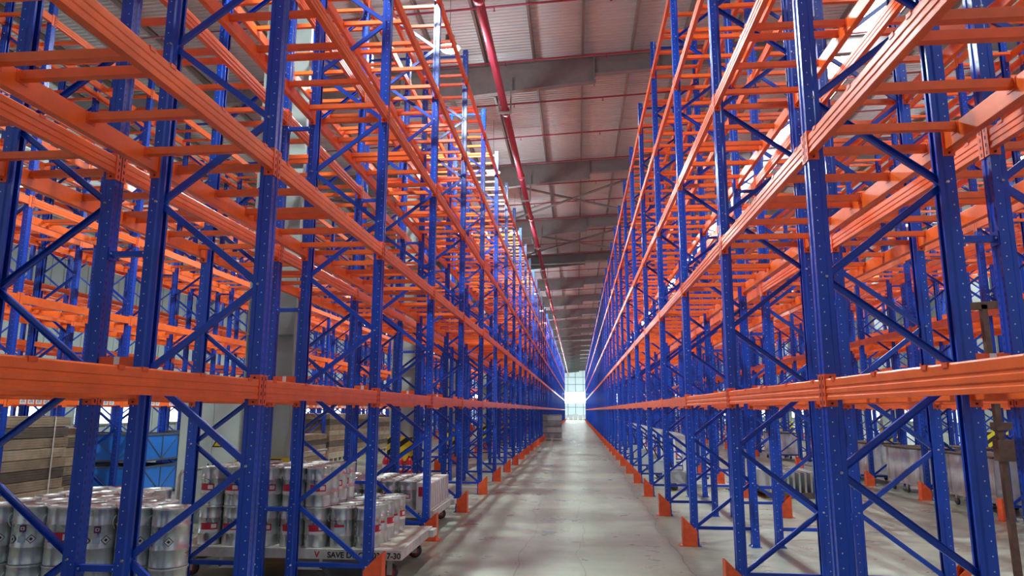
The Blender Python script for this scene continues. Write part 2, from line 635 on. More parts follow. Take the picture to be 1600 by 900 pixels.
# roof bracing tubes
for y0 in (29, 38, 110, 119):
    for xa, xb in ((-4.6, 4.4), (4.4, 13.4), (-13.6, -4.6)):
        for a, b in (((xa, y0 + 0.2), (xb, y0 + 8.8)), ((xb, y0 + 0.2), (xa, y0 + 8.8))):
            t = MB().tube([(a[0], a[1], roof_z(a[0]) - 0.25), (b[0], b[1], roof_z(b[0]) - 0.25)], 0.06, 8)
            t.build('roof_bracing', M['steel'])['kind'] = 'structure'
for y0 in (46.6, 100.0):
    MB().tube([(-4.6, y0, 11.55), (15.6, y0, 12.1)], 0.07, 8).build('roof_strut', M['column'])['kind'] = 'structure'

# steel columns with a striped crash skirt
cm = MB()
cm.box(-0.40, -0.385, -0.17, 0.17, 0, 12.0)
cm.box(0.385, 0.40, -0.17, 0.17, 0, 12.0)
cm.box(-0.385, 0.385, -0.006, 0.006, 0, 12.0)
for zz in (0.02, 3.0, 6.0, 9.0):
    cm.box(-0.385, 0.385, -0.165, 0.165, zz, zz + 0.012)
cmesh = cm.mesh('steel_column', M['column'])
hz = MB()
for s in (-1, 1):
    yy0 = s * 0.20
    nst = 9
    for q in range(-4, nst):
        za, zb = 0.35 + q * 0.16, 0.35 + q * 0.16 + 0.16
        # slanted stripe quads clipped to the skirt
        pts = [(-0.44, za), (0.44, za + 0.62), (0.44, zb + 0.62), (-0.44, zb)]
        out = []
        def clip(poly, lim, low):
            res = []
            for i in range(len(poly)):
                p, r = poly[i], poly[(i + 1) % len(poly)]
                ip = p[1] >= lim if low else p[1] <= lim
                ir = r[1] >= lim if low else r[1] <= lim
                if ip: res.append(p)
                if ip != ir:
                    t = (lim - p[1]) / (r[1] - p[1])
                    res.append((p[0] + t * (r[0] - p[0]), lim))
            return res
        pts = clip(pts, 0.35, True)
        if len(pts) > 2: pts = clip(pts, 1.05, False)
        if len(pts) > 2:
            fs = tuple(range(len(pts)))
            hz.add([(a, yy0, b) for a, b in pts], [fs if s < 0 else fs[::-1]], q % 2)
hzmesh = hz.mesh('striped_skirt', [M['hazard_y'], M['black']])
for ci, cxp in enumerate(COL_X):
    for yv in RAFT_Y:
        c = obj('steel_column', cmesh, None, (cxp, yv, 0))
        c['kind'] = 'structure'
        h = obj('striped_skirt', hzmesh, c)
        MB().box(-0.44, 0.44, -0.198, 0.198, 0.33, 1.06).build('skirt_box', M['hazard_y'], c)

# ------------------------------------------------------------------ pipes and lamps
PX, PZ = -2.05, 10.78
t = thing('sprinkler_main_pipe', 'large dark red fire main running the length of the roof above the aisle', 'pipe', (PX, 0, PZ))
mp = MB().tube([(0, Y_BACK + 0.5, 0), (0, 188, 0)], 0.105, 16)
for yv in np.arange(-4, 186, 6.0):
    mp.tube([(0, yv - 0.09, 0), (0, yv + 0.09, 0)], 0.135, 16)
mp.build('pipe', M['pipe_red'], t)
hb = MB()
hb.box(-0.20, -0.16, -0.03, 0.03, -0.17, 1.0)
hb.box(0.16, 0.20, -0.03, 0.03, -0.17, 1.0)
hb.box(-0.20, 0.20, -0.05, 0.05, -0.17, -0.12)
hmesh = hb.mesh('pipe_hanger', M['steel'])
for i, yv in enumerate(RAFT_Y):
    o = obj('pipe_hanger', hmesh, t, (0, yv - 0.25, 0))
yv, k = 4.75, 0
while yv < 180:
    yv = yv if min(abs(yv - q) for q in RAFT_Y) > 0.24 else yv + 0.3
    b = MB()
    b.tube([(-12, yv, roof_z(-12) - 0.22), (14, yv, roof_z(14) - 0.22)], 0.028, 6)
    for xs_ in np.arange(-11, 13.5, 3.0):
        zz = roof_z(xs_) - 0.22
        b.tube([(xs_, yv, zz), (xs_, yv, zz - 0.11)], 0.014, 6)
        b.tube([(xs_, yv, zz - 0.11), (xs_, yv, zz - 0.12)], 0.032, 8)
    o = b.build('sprinkler_branch_pipe', M['pipe_red'])
    tag(o, 'thin red sprinkler branch crossing under the roof, %s from the camera' % ordinal(k + 1), 'pipe', 'sprinkler branch pipes under the roof', 'thing')
    yv += 2.93
    k += 1


def high_bay(double=False):
    root = thing('high_bay_lamp', 'x', 'lamp')
    b = MB()
    b.lathe([(0.03, 0.34), (0.075, 0.33), (0.08, 0.18), (0.15, 0.14), (0.25, 0.0), (0.24, 0.0), (0.14, 0.12), (0.0, 0.13)], 20)
    for q in range(12):
        a = 2 * PI * q / 12
        b.bar((0.07 * math.cos(a), 0.07 * math.sin(a), 0.27), (0.11 * math.cos(a), 0.11 * math.sin(a), 0.27), 0.006, 0.12)
    b.build('housing', M['steel'], root)
    MB().lathe([(0.0, -0.10), (0.12, -0.085), (0.20, -0.045), (0.235, 0.005), (0.10, 0.02), (0.0, 0.02)], 20).build('lens', M['lens'], root)
    register(root)
    return root


lamp0 = high_bay()
first = True
NAMES_LAMP = {-2.95: 'above the rack beside the aisle', 15.5: 'over the far skylight side racks', -21.6: 'over the far cabinet side racks'}


ld = bpy.data.lights.new('lamp_light', 'SPOT')
ld.spot_size = math.radians(160)
ld.spot_blend = 0.5
lu = bpy.data.lights.new('roof_fill', 'POINT')  # point light added below each lamp to brighten the roof
lu.energy = ROOF_FILL_W
lu.shadow_soft_size = 0.2
lu.color = (0.86, 0.95, 1.0)
ld.shadow_soft_size = 0.15
ld.energy = LAMP_W
ld.color = (0.84, 0.98, 0.96)
for lx in (-2.95, 15.5, -21.6):
    for k in range(-1, 17):
        ly = 15.45 + 9 * k
        if k == 3 and lx == -2.95:
            continue
        o = lamp0 if first else copy_tree(lamp0)
        first = False
        o.location = (lx, ly, 10.42)
        tag(o, 'glowing white high bay lamp %s, %s along' % (NAMES_LAMP[lx], ordinal(k + 2)), 'lamp', 'high bay lamps', 'thing')
        MB().tube([(0, 0, 0.33), (0, 0, roof_z(lx) - 10.42 + 0.2)], 0.006, 5).build('cord', M['dark'], o)
        lo = bpy.data.objects.new('lamp_light', ld)
        col.objects.link(lo)
        lo.parent = o
        lo.location = (0, 0, -0.12)
        lo = bpy.data.objects.new('roof_fill', lu)
        col.objects.link(lo)
        lo.parent = o
        lo.location = (0, 0, -0.35)

# ------------------------------------------------------------------ pallet racking
W, Y0 = 2.8, 4.57
NB = 45
LEVELS = [1.935, 3.525, 5.115, 6.70, 8.29]
TOP = 8.96
D = 0.90


class Row:
    def __init__(s, key, face, rz, desc):
        s.key, s.face, s.rz, s.desc = key, face, rz, desc


ROWS = [
    Row('LA', -2.10, 0, 'cabinet side aisle rack'),
    Row('LB', -4.17, PI, 'rack backing the cabinet side aisle rack'),
    Row('LC', -8.75, 0, 'second cabinet side rack, near half'),
    Row('LD', -10.85, PI, 'second cabinet side rack, far half'),
    Row('LE', -14.5, 0, 'third cabinet side rack, near half'),
    Row('LF', -16.6, PI, 'third cabinet side rack, far half'),
    Row('RA', 1.53, PI, 'skylight side aisle rack'),
    Row('RB', 3.55, 0, 'rack backing the skylight side aisle rack'),
    Row('RC', 7.20, PI, 'second skylight side rack, near half'),
    Row('RD', 9.25, 0, 'second skylight side rack, far half'),
    Row('RE', 12.95, PI, 'third skylight side rack, near half'),
    Row('RF', 15.0, 0, 'third skylight side rack, far half'),
]
RK = {r.key: r for r in ROWS}


def fy(i):
    return Y0 + W * i


def placed(corners, loc, rz):
    c, s = math.cos(rz), math.sin(rz)
    return [(x * c - y * s + loc[0], x * s + y * c + loc[1], z + loc[2]) for x, y, z in corners]


def score(pts):
    px = [project(p) for p in pts]
    ok = [q for q in px if q is not None]
    if not ok:
        return 0.0
    if len(ok) < len(px):
        ok += [(800 + (1e4 if ok[0][0] > 800 else -1e4), ok[0][1])]
    x0, x1 = max(0, min(q[0] for q in ok)), min(1600, max(q[0] for q in ok))
    y0, y1 = max(0, min(q[1] for q in ok)), min(900, max(q[1] for q in ok))
    return max(0.0, x1 - x0) * max(0.0, y1 - y0)


# --- upright frame template: local x = 0 is the aisle face, -D the far face
def post_section(detail):
    if detail:
        s = [(0, -0.050), (0, -0.020), (-0.007, -0.013), (-0.007, 0.013), (0, 0.020), (0, 0.050), (-0.058, 0.050), (-0.070, 0.040), (-0.098, 0.040),
             (-0.098, 0.020), (-0.093, 0.020), (-0.093, 0.035), (-0.066, 0.035), (-0.055, 0.045), (-0.012, 0.045), (-0.012, -0.045), (-0.055, -0.045),
             (-0.066, -0.035), (-0.093, -0.035), (-0.093, -0.020), (-0.098, -0.020), (-0.098, -0.040), (-0.070, -0.040), (-0.058, -0.050)]
        return s
    return [(0, -0.05), (0, 0.05), (-0.098, 0.045), (-0.098, -0.045)]


def post_mb(detail):
    s = post_section(detail)
    b = MB()
    n_ = len(s)
    vs = [(x, y, 0.006) for x, y in s] + [(x, y, TOP) for x, y in s]
    b.add(vs, [tuple(range(n_, 2 * n_))], 0)
    for i in range(n_):
        j = (i + 1) % n_
        dx, dy = s[j][0] - s[i][0], s[j][1] - s[i][1]
        mi = 0
        if detail:
            if abs(dx) < 1e-6 and s[i][0] == 0: mi = 1
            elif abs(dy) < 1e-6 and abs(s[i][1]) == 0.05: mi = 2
        b.add([(s[i][0], s[i][1], 0.006), (s[j][0], s[j][1], 0.006), (s[j][0], s[j][1], TOP), (s[i][0], s[i][1], TOP)], [(0, 1, 2, 3)], mi)
    return b


def brace_nodes():
    z, k, out = 0.235, 0, []
    while z < TOP - 0.35:
        out.append((-0.055 if k % 2 == 0 else -D + 0.055, z))
        z += 0.6035
        k += 1
    return out


def channel(b, p, q, w=0.045, t=0.026, detail=True):
    if not detail:
        return b.bar(p, q, t, w, 0, up=(0, 0, 1) if abs(Vector(q)[0] - Vector(p)[0]) > 0.1 else (1, 0, 0))
    p, q = Vector(p), Vector(q)
    d = (q - p).normalized()
    nrm = Vector((0, 1, 0))
    s = d.cross(nrm).normalized()
    prof = [(-w / 2, -t / 2), (w / 2, -t / 2), (w / 2, t / 2), (w / 2 - 0.003, t / 2), (w / 2 - 0.003, -t / 2 + 0.003), (-w / 2 + 0.003, -t / 2 + 0.003), (-w / 2 + 0.003, t / 2), (-w / 2, t / 2)]
    vs = [p + s * a + nrm * c for a, c in prof] + [q + s * a + nrm * c for a, c in prof]
    m_ = len(prof)
    b.add(vs, [(i, (i + 1) % m_, (i + 1) % m_ + m_, i + m_) for i in range(m_)])
    for e in (p, q):
        b.tube([e + Vector((0, -0.062, 0)), e + Vector((0, 0.062, 0))], 0.009, 6, 1)
    return b


nodes = brace_nodes()
segs = [((nodes[0][0], nodes[0][1]), (-D + 0.055, nodes[0][1]))]
segs += list(zip(nodes[:-1], nodes[1:]))
ztop = TOP - 0.12
segs.append(((-0.055, ztop), (-D + 0.055, ztop)))


def make_frame_parts():
    root = thing('rack_upright', 'x', 'upright frame')
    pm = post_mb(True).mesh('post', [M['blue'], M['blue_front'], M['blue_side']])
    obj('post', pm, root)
    obj('post', pm, root, (-D, 0, 0), PI)
    fp = MB()
    fp.box(-0.125, 0.02, -0.075, 0.075, 0, 0.006)
    fp.box(-0.10, 0.0, -0.056, -0.052, 0.006, 0.11)
    fp.box(-0.10, 0.0, 0.052, 0.056, 0.006, 0.11)
    for sx, sy in ((-0.11, 0.06), (-0.11, -0.06)):
        fp.tube([(sx, sy, 0.006), (sx, sy, 0.035)], 0.009, 6, 1)
    fm = fp.mesh('foot_plate', [M['blue'], M['bolt']])
    obj('foot_plate', fm, root)
    obj('foot_plate', fm, root, (-D, 0, 0), PI)
    for (a, za), (b_, zb) in segs:
        b = MB()
        channel(b, (a, 0, za), (b_, 0, zb))
        b.build('brace', [M['blue'], M['bolt']], root)
    register(root)
    return root


def frame_single(detail):
    b = MB()
    for s in (0, 1):
        p = post_mb(detail)
        if s:
            p.v = [(-D - x, -y, z) for x, y, z in p.v]
        b.add(p.v, p.f, 0)
        b.m[-len(p.f):] = p.m
    for (a, za), (b_, zb) in segs:
        b.bar((a, 0, za), (b_, 0, zb), 0.026, 0.045, 0, up=(0, 1, 0)) if False else b.bar((a, 0, za), (b_, 0, zb), 0.026, 0.045)
    return b


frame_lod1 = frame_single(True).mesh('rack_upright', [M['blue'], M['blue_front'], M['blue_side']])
frame_lod2 = frame_single(False)
frame_lod2_mesh = frame_lod2.mesh('rack_upright', [M['blue']])
cand = []
for r in ROWS:
    for i in range(-1, NB):
        loc = (r.face, fy(i), 0)
        sc_ = score(placed([(0, -0.05, 0), (0, -0.05, TOP), (-D, 0.05, 0), (-D, 0.05, TOP)], loc, r.rz))
        dist = math.hypot(r.face, fy(i))
        pen = {'A': 1, 'B': 0.7, 'C': 0.5, 'D': 0.35, 'E': 0.12, 'F': 0.08}[r.key[1]]
        cand.append((sc_ * pen, r, i, loc))
cand.sort(key=lambda c: -c[0])
proto = make_frame_parts()
proto_used = False
far = []
for rank, (sc_, r, i, loc) in enumerate(cand):
    if rank >= 300 or sc_ <= 0:
        far.append((loc, r.rz))
        continue
    if rank < 64:
        o = proto if not proto_used else copy_tree(proto)
        proto_used = True
    else:
        o = obj('rack_upright', frame_lod1 if rank < 130 else frame_lod2_mesh)
    o.location = loc
    o.rotation_euler = (0, 0, r.rz)
    tag(o, 'blue upright frame of the %s, %s along' % (r.desc, ordinal(i + 2)), 'upright frame', 'upright frames of the pallet racks', 'thing')
if far:
    tag(merged('rack_upright', frame_lod2, far, [M['blue']]), 'distant blue upright frames of the pallet racks', 'upright frame', 'upright frames of the pallet racks', 'stuff')


# --- beams: local y 0..W from post centre to post centre, x = 0 the outer face of the posts
def beam_body(detail):
    b = MB()
    if detail:
        p = [(0.0, -0.060), (0.0, -0.040), (-0.005, -0.035), (-0.005, -0.022), (0.0, -0.017), (0.0, 0.004), (-0.005, 0.009), (-0.005, 0.020), (0.0, 0.025), (0.0, 0.062), (-0.004, 0.070),
             (-0.046, 0.070), (-0.050, 0.066), (-0.050, 0.0), (-0.050, -0.056), (-0.046, -0.060)]
    else:
        p = [(0, -0.06), (0, 0.07), (-0.05, 0.07), (-0.05, -0.06)]
    b.prism(p, 0.055, W - 0.055)
    return b


def connector(yc, s, detail=True):
    """yc: post centre, s: +1 the beam leaves towards +y"""
    b = MB()
    y0, y1 = yc + s * 0.006, yc + s * 0.058
    b.box(0.0005, 0.006, min(y0, y1), max(y0, y1), -0.10, 0.10)
    y2, y3 = yc + s * 0.052, yc + s * 0.057
    b.box(-0.065, 0.006, min(y2, y3), max(y2, y3), -0.10, 0.10)
    if detail:
        for z in (-0.075, -0.025, 0.025, 0.075):
            ym = yc + s * 0.028
            b.box(0.006, 0.0075, ym - 0.006, ym + 0.006, z - 0.012, z + 0.012, 1)
        for z in (-0.08, 0.08):
            b.tube([(-0.03, yc + s * 0.057, z), (-0.03, yc + s * 0.066, z)], 0.007, 6, 1)
    return b


def beam_single():
    b = beam_body(False)
    for yc, s in ((0, 1), (W, -1)):
        b.box(0.0008, 0.006, min(yc + s * 0.006, yc + s * 0.058), max(yc + s * 0.006, yc + s * 0.058), -0.1, 0.1)
    return b


body_mesh = beam_body(True).mesh('load_beam', [M['orange']])
conn_a = connector(0, 1).mesh('end_connector', [M['orange_dark'], M['black']])
conn_b = connector(W, -1).mesh('end_connector', [M['orange_dark'], M['black']])
beam_single_mb = beam_single()
beam_single_mesh = beam_single_mb.mesh('load_beam', [M['orange']])
sticker = MB().box(0.0003, 0.0015, -0.066, 0.066, -0.05, 0.05, 0).box(0.0015, 0.002, -0.04, 0.04, -0.03, 0.03, 1)
sticker_mesh = sticker.mesh('location_label', [M['label_white'], M['sticker_ink']])
LV = ['lowest', 'second', 'third', 'fourth', 'top']
cand = []
PEN = {'A': 1, 'B': 0.45, 'C': 0.3, 'D': 0.12, 'E': 0.05, 'F': 0.03}
for r in ROWS:
    for i in range(-1, NB - 1):
        for li, z in enumerate(LEVELS):
            for back in (0, 1):
                if r.rz == 0:
                    loc = (r.face, fy(i), z) if not back else (r.face - D, fy(i + 1), z)
                    rz = 0 if not back else PI
                else:
                    loc = (r.face, fy(i + 1), z) if not back else (r.face + D, fy(i), z)
                    rz = PI if not back else 0
                sc_ = score(placed([(0, 0, -0.06), (0, W, 0.06), (-0.05, 0, 0.06), (-0.05, W, -0.06)], loc, rz))
                dd = math.dist(loc, CAMP)
                sc_ = sc_ ** 0.5 / dd * PEN[r.key[1]] * (0.7 if back else 1)
                cand.append((sc_, r, i, li, back, loc, rz))
cand.sort(key=lambda c: -c[0])
far = []
for rank, (sc_, r, i, li, back, loc, rz) in enumerate(cand):
    if rank >= 300:
        far.append((loc, rz))
        continue
    if rank < 110:
        o = obj('load_beam', body_mesh, None, loc, rz)
        obj('end_connector', conn_a, o)
        obj('end_connector', conn_b, o)
    else:
        o = obj('load_beam', beam_single_mesh, None, loc, rz)
    if r.key == 'LC' and li == 0 and not back and rank < 300:
        pass
    tag(o, 'orange %s level beam, %s side, %s bay, %s' % (LV[li], 'rear' if back else 'outer', ordinal(i + 2), r.desc), 'rack beam', 'load beams of the pallet racks', 'thing')
beam_far = tag(merged('load_beam', beam_single_mb, far, [M['orange']]), 'farther orange load beams of the pallet racks', 'rack beam', 'load beams of the pallet racks', 'stuff')
# white location stickers on the lowest beams facing the neighbouring aisle
lab = []
for i in range(1, 18):
    for k in range(14):
        if k not in (6, 7) and rnd.random() < 0.9:
            lab.append((RK['LC'].face + 0.001, fy(i) + 0.32 + 0.166 * k, LEVELS[0] - 0.003))
for k, p in enumerate(lab):
    o = obj('location_label', sticker_mesh, None, p)
    tag(o, 'small white sticker on lowest beam across the next aisle, %s along' % ordinal(k + 1), 'sticker', 'location stickers along the lowest beam', 'thing')


# --- pallet support bars dropped across the beams
def bar_body():
    return MB().box(-D + 0.052, -0.052, -0.025, 0.025, 0.018, 0.068)


def bar_hook(s):
    b = MB()
    x0 = 0.0 if s > 0 else -D
    d = -s
    def bx(a, c, y0, y1, z0, z1):
        xa, xb = x0 + d * a, x0 + d * c
        b.box(min(xa, xb), max(xa, xb), y0, y1, z0, z1)
    bx(0.0505, 0.054, -0.042, 0.042, 0.0, 0.071)
    bx(-0.003, 0.054, -0.024, 0.024, 0.0705, 0.074)
    bx(-0.004, -0.0015, -0.024, 0.024, 0.052, 0.074)
    return b


hook_f, hook_r = bar_hook(1).mesh('end_hook', M['orange_dark']), bar_hook(-1).mesh('end_hook', M['orange_dark'])
bar_mesh = bar_body().mesh('pallet_support_bar', M['orange'])
bar_single = bar_body()
BAR_Y = [0.19, 0.77, 1.31, 1.49, 2.03, 2.61]
cand = []
for r in ROWS:
    for i in range(-1, NB - 1):
        for li, z in enumerate(LEVELS):
            if r.key[1] in 'EF' and i > 24:
                continue
            for bi, by in enumerate(BAR_Y):
                loc = (r.face, fy(i) + by, z)
                sc_ = score(placed([(0, 0, 0.0), (-D, 0, 0.06)], loc, r.rz))
                sc_ = (sc_ > 0) * (1 / math.dist(loc, CAMP)) * PEN[r.key[1]] * (1.0 if li else 0.5)
                cand.append((sc_, r, i, li, bi, loc))
cand.sort(key=lambda c: -c[0])
far = []
for rank, (sc_, r, i, li, bi, loc) in enumerate(cand):
    if rank >= 300:
        far.append((loc, r.rz))
        continue
    o = obj('pallet_support_bar', bar_mesh, None, loc, r.rz)
    if rank < 130:
        obj('end_hook', hook_f, o)
        obj('end_hook', hook_r, o)
    tag(o, '%s orange support bar, %s level, %s bay, %s' % (ordinal(bi + 1), LV[li], ordinal(i + 2), r.desc), 'support bar', 'pallet support bars across the beams', 'thing')
tag(merged('pallet_support_bar', bar_single, far, [M['orange']]), 'farther orange pallet support bars across the beams', 'support bar', 'pallet support bars across the beams', 'stuff')

# --- row spacers between back to back racks
SP_Z = [0.78, 2.885, 4.99, 7.10]
cand = []
for a, b in (('LA', 'LB'), ('LC', 'LD'), ('LE', 'LF'), ('RA', 'RB'), ('RC', 'RD'), ('RE', 'RF')):
    ra, rbk = RK[a], RK[b]
    xa = ra.face - D if ra.rz == 0 else ra.face + D
    xb = rbk.face - D if rbk.rz == 0 else rbk.face + D
    x0, x1 = min(xa, xb), max(xa, xb)
    for i in range(-1, NB):
        for zi, z in enumerate(SP_Z):
            loc = ((x0 + x1) / 2, fy(i), z)
            sc_ = (project(loc) is not None and score([(x0, fy(i), z), (x1, fy(i), z + 0.05)]) > 0) / math.dist(loc, CAMP) * PEN[a[1]]
            cand.append((sc_, ra, i, zi, loc, x1 - x0))
cand.sort(key=lambda c: -c[0])
far = []
sp_meshes = {}
for rank, (sc_, r, i, zi, loc, wd) in enumerate(cand):
    key = round(wd, 3)
    if key not in sp_meshes:
        b = MB()
        b.box(-wd / 2 + 0.004, wd / 2 - 0.004, -0.02, 0.02, -0.02, 0.02)
        for s in (-1, 1):
            b.box(s * (wd / 2 - 0.004) - 0.003, s * (wd / 2 - 0.004) + 0.003, -0.045, 0.045, -0.045, 0.045)
            for q in (-1, 1):
                b.tube([(s * (wd / 2 - 0.010), q * 0.032, 0), (s * (wd / 2 - 0.018), q * 0.032, 0)], 0.008, 6, 1)
        sp_meshes[key] = (b, b.mesh('row_spacer', [M['blue'], M['bolt']]))
    if rank >= 300:
        far.append((loc, 0.0))
        continue
    o = obj('row_spacer', sp_meshes[key][1], None, loc)
    tag(o, 'short blue spacer, %s one up, behind %s upright, %s' % (ordinal(zi + 1), ordinal(i + 2), r.desc), 'row spacer', 'row spacers between back to back racks', 'thing')
tag(merged('row_spacer', list(sp_meshes.values())[0][0], far, [M['blue'], M['bolt']]), 'farther blue row spacers between back to back racks', 'row spacer', 'row spacers between back to back racks', 'stuff')


# --- orange flue plates joining the back to back racks above the lowest beams, each with a white tab
for a, b in (('LA', 'LB'), ('RA', 'RB')):
    ra, rbk = RK[a], RK[b]
    xa = ra.face - D if ra.rz == 0 else ra.face + D
    xb = rbk.face - D if rbk.rz == 0 else rbk.face + D
    x0, x1 = min(xa, xb) + 0.007, max(xa, xb) - 0.007
    for i in range(0, 16):
        o = MB().box(x0, x1, fy(i) - 0.03, fy(i) + 0.03, LEVELS[0] + 0.135, LEVELS[0] + 0.225).build('flue_plate', M['orange_dark'])
        MB().box((x0 + x1) / 2 - 0.02, (x0 + x1) / 2 + 0.02, fy(i) - 0.033, fy(i) - 0.0305, LEVELS[0] + 0.13, LEVELS[0] + 0.225).build('tab', M['label_white'], o)
        tag(o, 'orange flue plate with white tab behind %s upright, %s' % (ordinal(i + 2), ra.desc), 'flue plate', 'flue plates between back to back racks', 'thing')

# --- orange post guards at the aisle feet
def guard_mb():
    b = MB()
    poly = [(-0.075, 0.0), (0.115, 0.0), (0.115, 0.37), (0.095, 0.37), (-0.045, 0.235), (-0.075, 0.20)]
    b.prism(poly, -0.078, -0.072)
    b.prism(poly, 0.072, 0.078)
    b.box(0.109, 0.115, -0.072, 0.072, 0, 0.37)
    b.box(0.115, 0.165, -0.078, 0.078, 0, 0.006)
    for s in (-1, 1):
        b.tube([(0.14, s * 0.045, 0.006), (0.14, s * 0.045, 0.026)], 0.010, 6, 1)
    return b


guard_t = guard_mb()
gmesh = guard_t.mesh('post_guard', [M['guard'], M['bolt']])
cand = []
for r in ROWS:
    for i in range(-1, NB):
        loc = (r.face, fy(i), 0.0)
        sc_ = score([(loc[0] - 0.1, loc[1], 0), (loc[0] + 0.1, loc[1], 0.37)]) * PEN[r.key[1]]
        cand.append((sc_, r, i, loc))
cand.sort(key=lambda c: -c[0])
far = []
for rank, (sc_, r, i, loc) in enumerate(cand):
    if rank >= 300:
        far.append((loc, r.rz))
        continue
    o = obj('post_guard', gmesh, None, loc, r.rz)
    tag(o, 'orange guard at foot of %s upright, %s' % (ordinal(i + 2), r.desc), 'post guard', 'orange post guards along the racks', 'thing')
tag(merged('post_guard', guard_t, far, [M['guard'], M['bolt']]), 'farther orange post guards along the racks', 'post guard', 'orange post guards along the racks', 'stuff')


# ------------------------------------------------------------------ drums
DR, DH = 0.134, 0.415


def curved(b, r, a0, a1, z0, z1, mi=0, n_=8):
    for k_ in range(n_):
        p, q = a0 + (a1 - a0) * k_ / n_, a0 + (a1 - a0) * (k_ + 1) / n_
        vs = [(r * math.cos(p), r * math.sin(p), z0), (r * math.cos(q), r * math.sin(q), z0), (r * math.cos(q), r * math.sin(q), z1), (r * math.cos(p), r * math.sin(p), z1)]
        b.add(vs, [(0, 1, 2, 3)], mi, True)
    return b


def make_drum(kind):
    root = thing('steel_drum', 'x', 'drum')
    R_, H_ = DR, DH
    prof = [(0.0, 0.004), (R_ - 0.006, 0.004), (R_ - 0.002, 0.0), (R_ + 0.001, 0.004), (R_ - 0.002, 0.012)]
    for zc in (0.125, 0.29):
        prof += [(R_ - 0.002, zc - 0.010), (R_ + 0.002, zc - 0.004), (R_ + 0.002, zc + 0.004), (R_ - 0.002, zc + 0.010)]
    prof += [(R_ - 0.002, H_ - 0.02), (R_ + 0.002, H_ - 0.012), (R_ + 0.002, H_ - 0.004)]
    MB().lathe(prof, 28).build('body', M['tin'], root)
    MB().lathe([(R_ + 0.003, H_ - 0.016), (R_ + 0.004, H_ - 0.004), (R_ + 0.001, H_), (R_ - 0.006, H_ - 0.002), (R_ - 0.010, H_ - 0.012), (R_ * 0.5, H_ - 0.010), (0.0, H_ - 0.010)], 28).lathe([(0.022, H_ - 0.010), (0.022, H_ + 0.004), (0.0, H_ + 0.004)], 12, (0.06, 0.02, 0)).build('lid', M['tin_lid'], root)
    pts = []
    a = -2.6
    for k_ in range(9):
        t_ = k_ / 8
        ang = a + (t_ - 0.5) * 0.0
        pts.append(((R_ + 0.006 + 0.02 * math.sin(PI * t_)) * math.cos(ang), (R_ + 0.006 + 0.02 * math.sin(PI * t_)) * math.sin(ang) - 0.0, 0.36 - 0.10 * t_))
    MB().tube(pts, 0.0025, 5).build('handle', M['wire'], root)
    lb = MB()
    c0 = -PI / 2 + 0.15
    if kind == 0:      # red band over white
        curved(lb, R_ + 0.0035, c0 - 0.75, c0 + 0.55, 0.165, 0.235, 0)
        curved(lb, R_ + 0.0038, c0 + 0.05, c0 + 0.45, 0.180, 0.222, 1)
        curved(lb, R_ + 0.0035, c0 - 0.75, c0 + 0.55, 0.135, 0.165, 1)
    elif kind == 1:    # plum square, hazard diamond, pale notice
        curved(lb, R_ + 0.0035, c0 - 0.05, c0 + 0.27, 0.235, 0.282, 2, 4)
        curved(lb, R_ + 0.0037, c0 + 0.02, c0 + 0.20, 0.248, 0.270, 1, 3)
        curved(lb, R_ + 0.0039, c0 + 0.06, c0 + 0.16, 0.252, 0.266, 2, 2)
        curved(lb, R_ + 0.0035, c0 - 0.10, c0 + 0.28, 0.160, 0.205, 3, 4)
        for ca in (c0 - 0.45, c0 + 0.55):
            for rr, mi in ((0.033, 4), (0.027, 1), (0.012, 4)):
                n_ = 4
                vs = []
                for q in range(4):
                    ang = ca + (rr / R_) * (1, 0, -1, 0)[q]
                    rad = R_ + 0.0034 + (0.033 - rr) * 0.02
                    vs.append((rad * math.cos(ang), rad * math.sin(ang), 0.183 + rr * (0, 1, 0, -1)[q]))
                lb.add(vs, [(0, 1, 2, 3)], mi)
    else:              # plain pale label
        curved(lb, R_ + 0.0035, c0 - 0.5, c0 + 0.3, 0.15, 0.24, 3)
        curved(lb, R_ + 0.0037, c0 - 0.5, c0 + 0.3, 0.215, 0.24, 0)
    lb.build('label', [M['label_red'], M['label_white'], M['label_purple'], M['label_blue'], M['black']], root)
    register(root)
    return root


protos = [make_drum(0), make_drum(1), make_drum(2)]
used = [False] * 3
KN = ['red banded', 'hazard diamond marked', 'pale labelled']


def put_drum(kind, x, y_, z, rz, label, group):
    o = protos[kind] if not used[kind] else copy_tree(protos[kind])
    used[kind] = True
    o.location = (x, y_, z)
    o.rotation_euler = (0, 0, rz)
    tag(o, label, 'drum', group, 'thing')


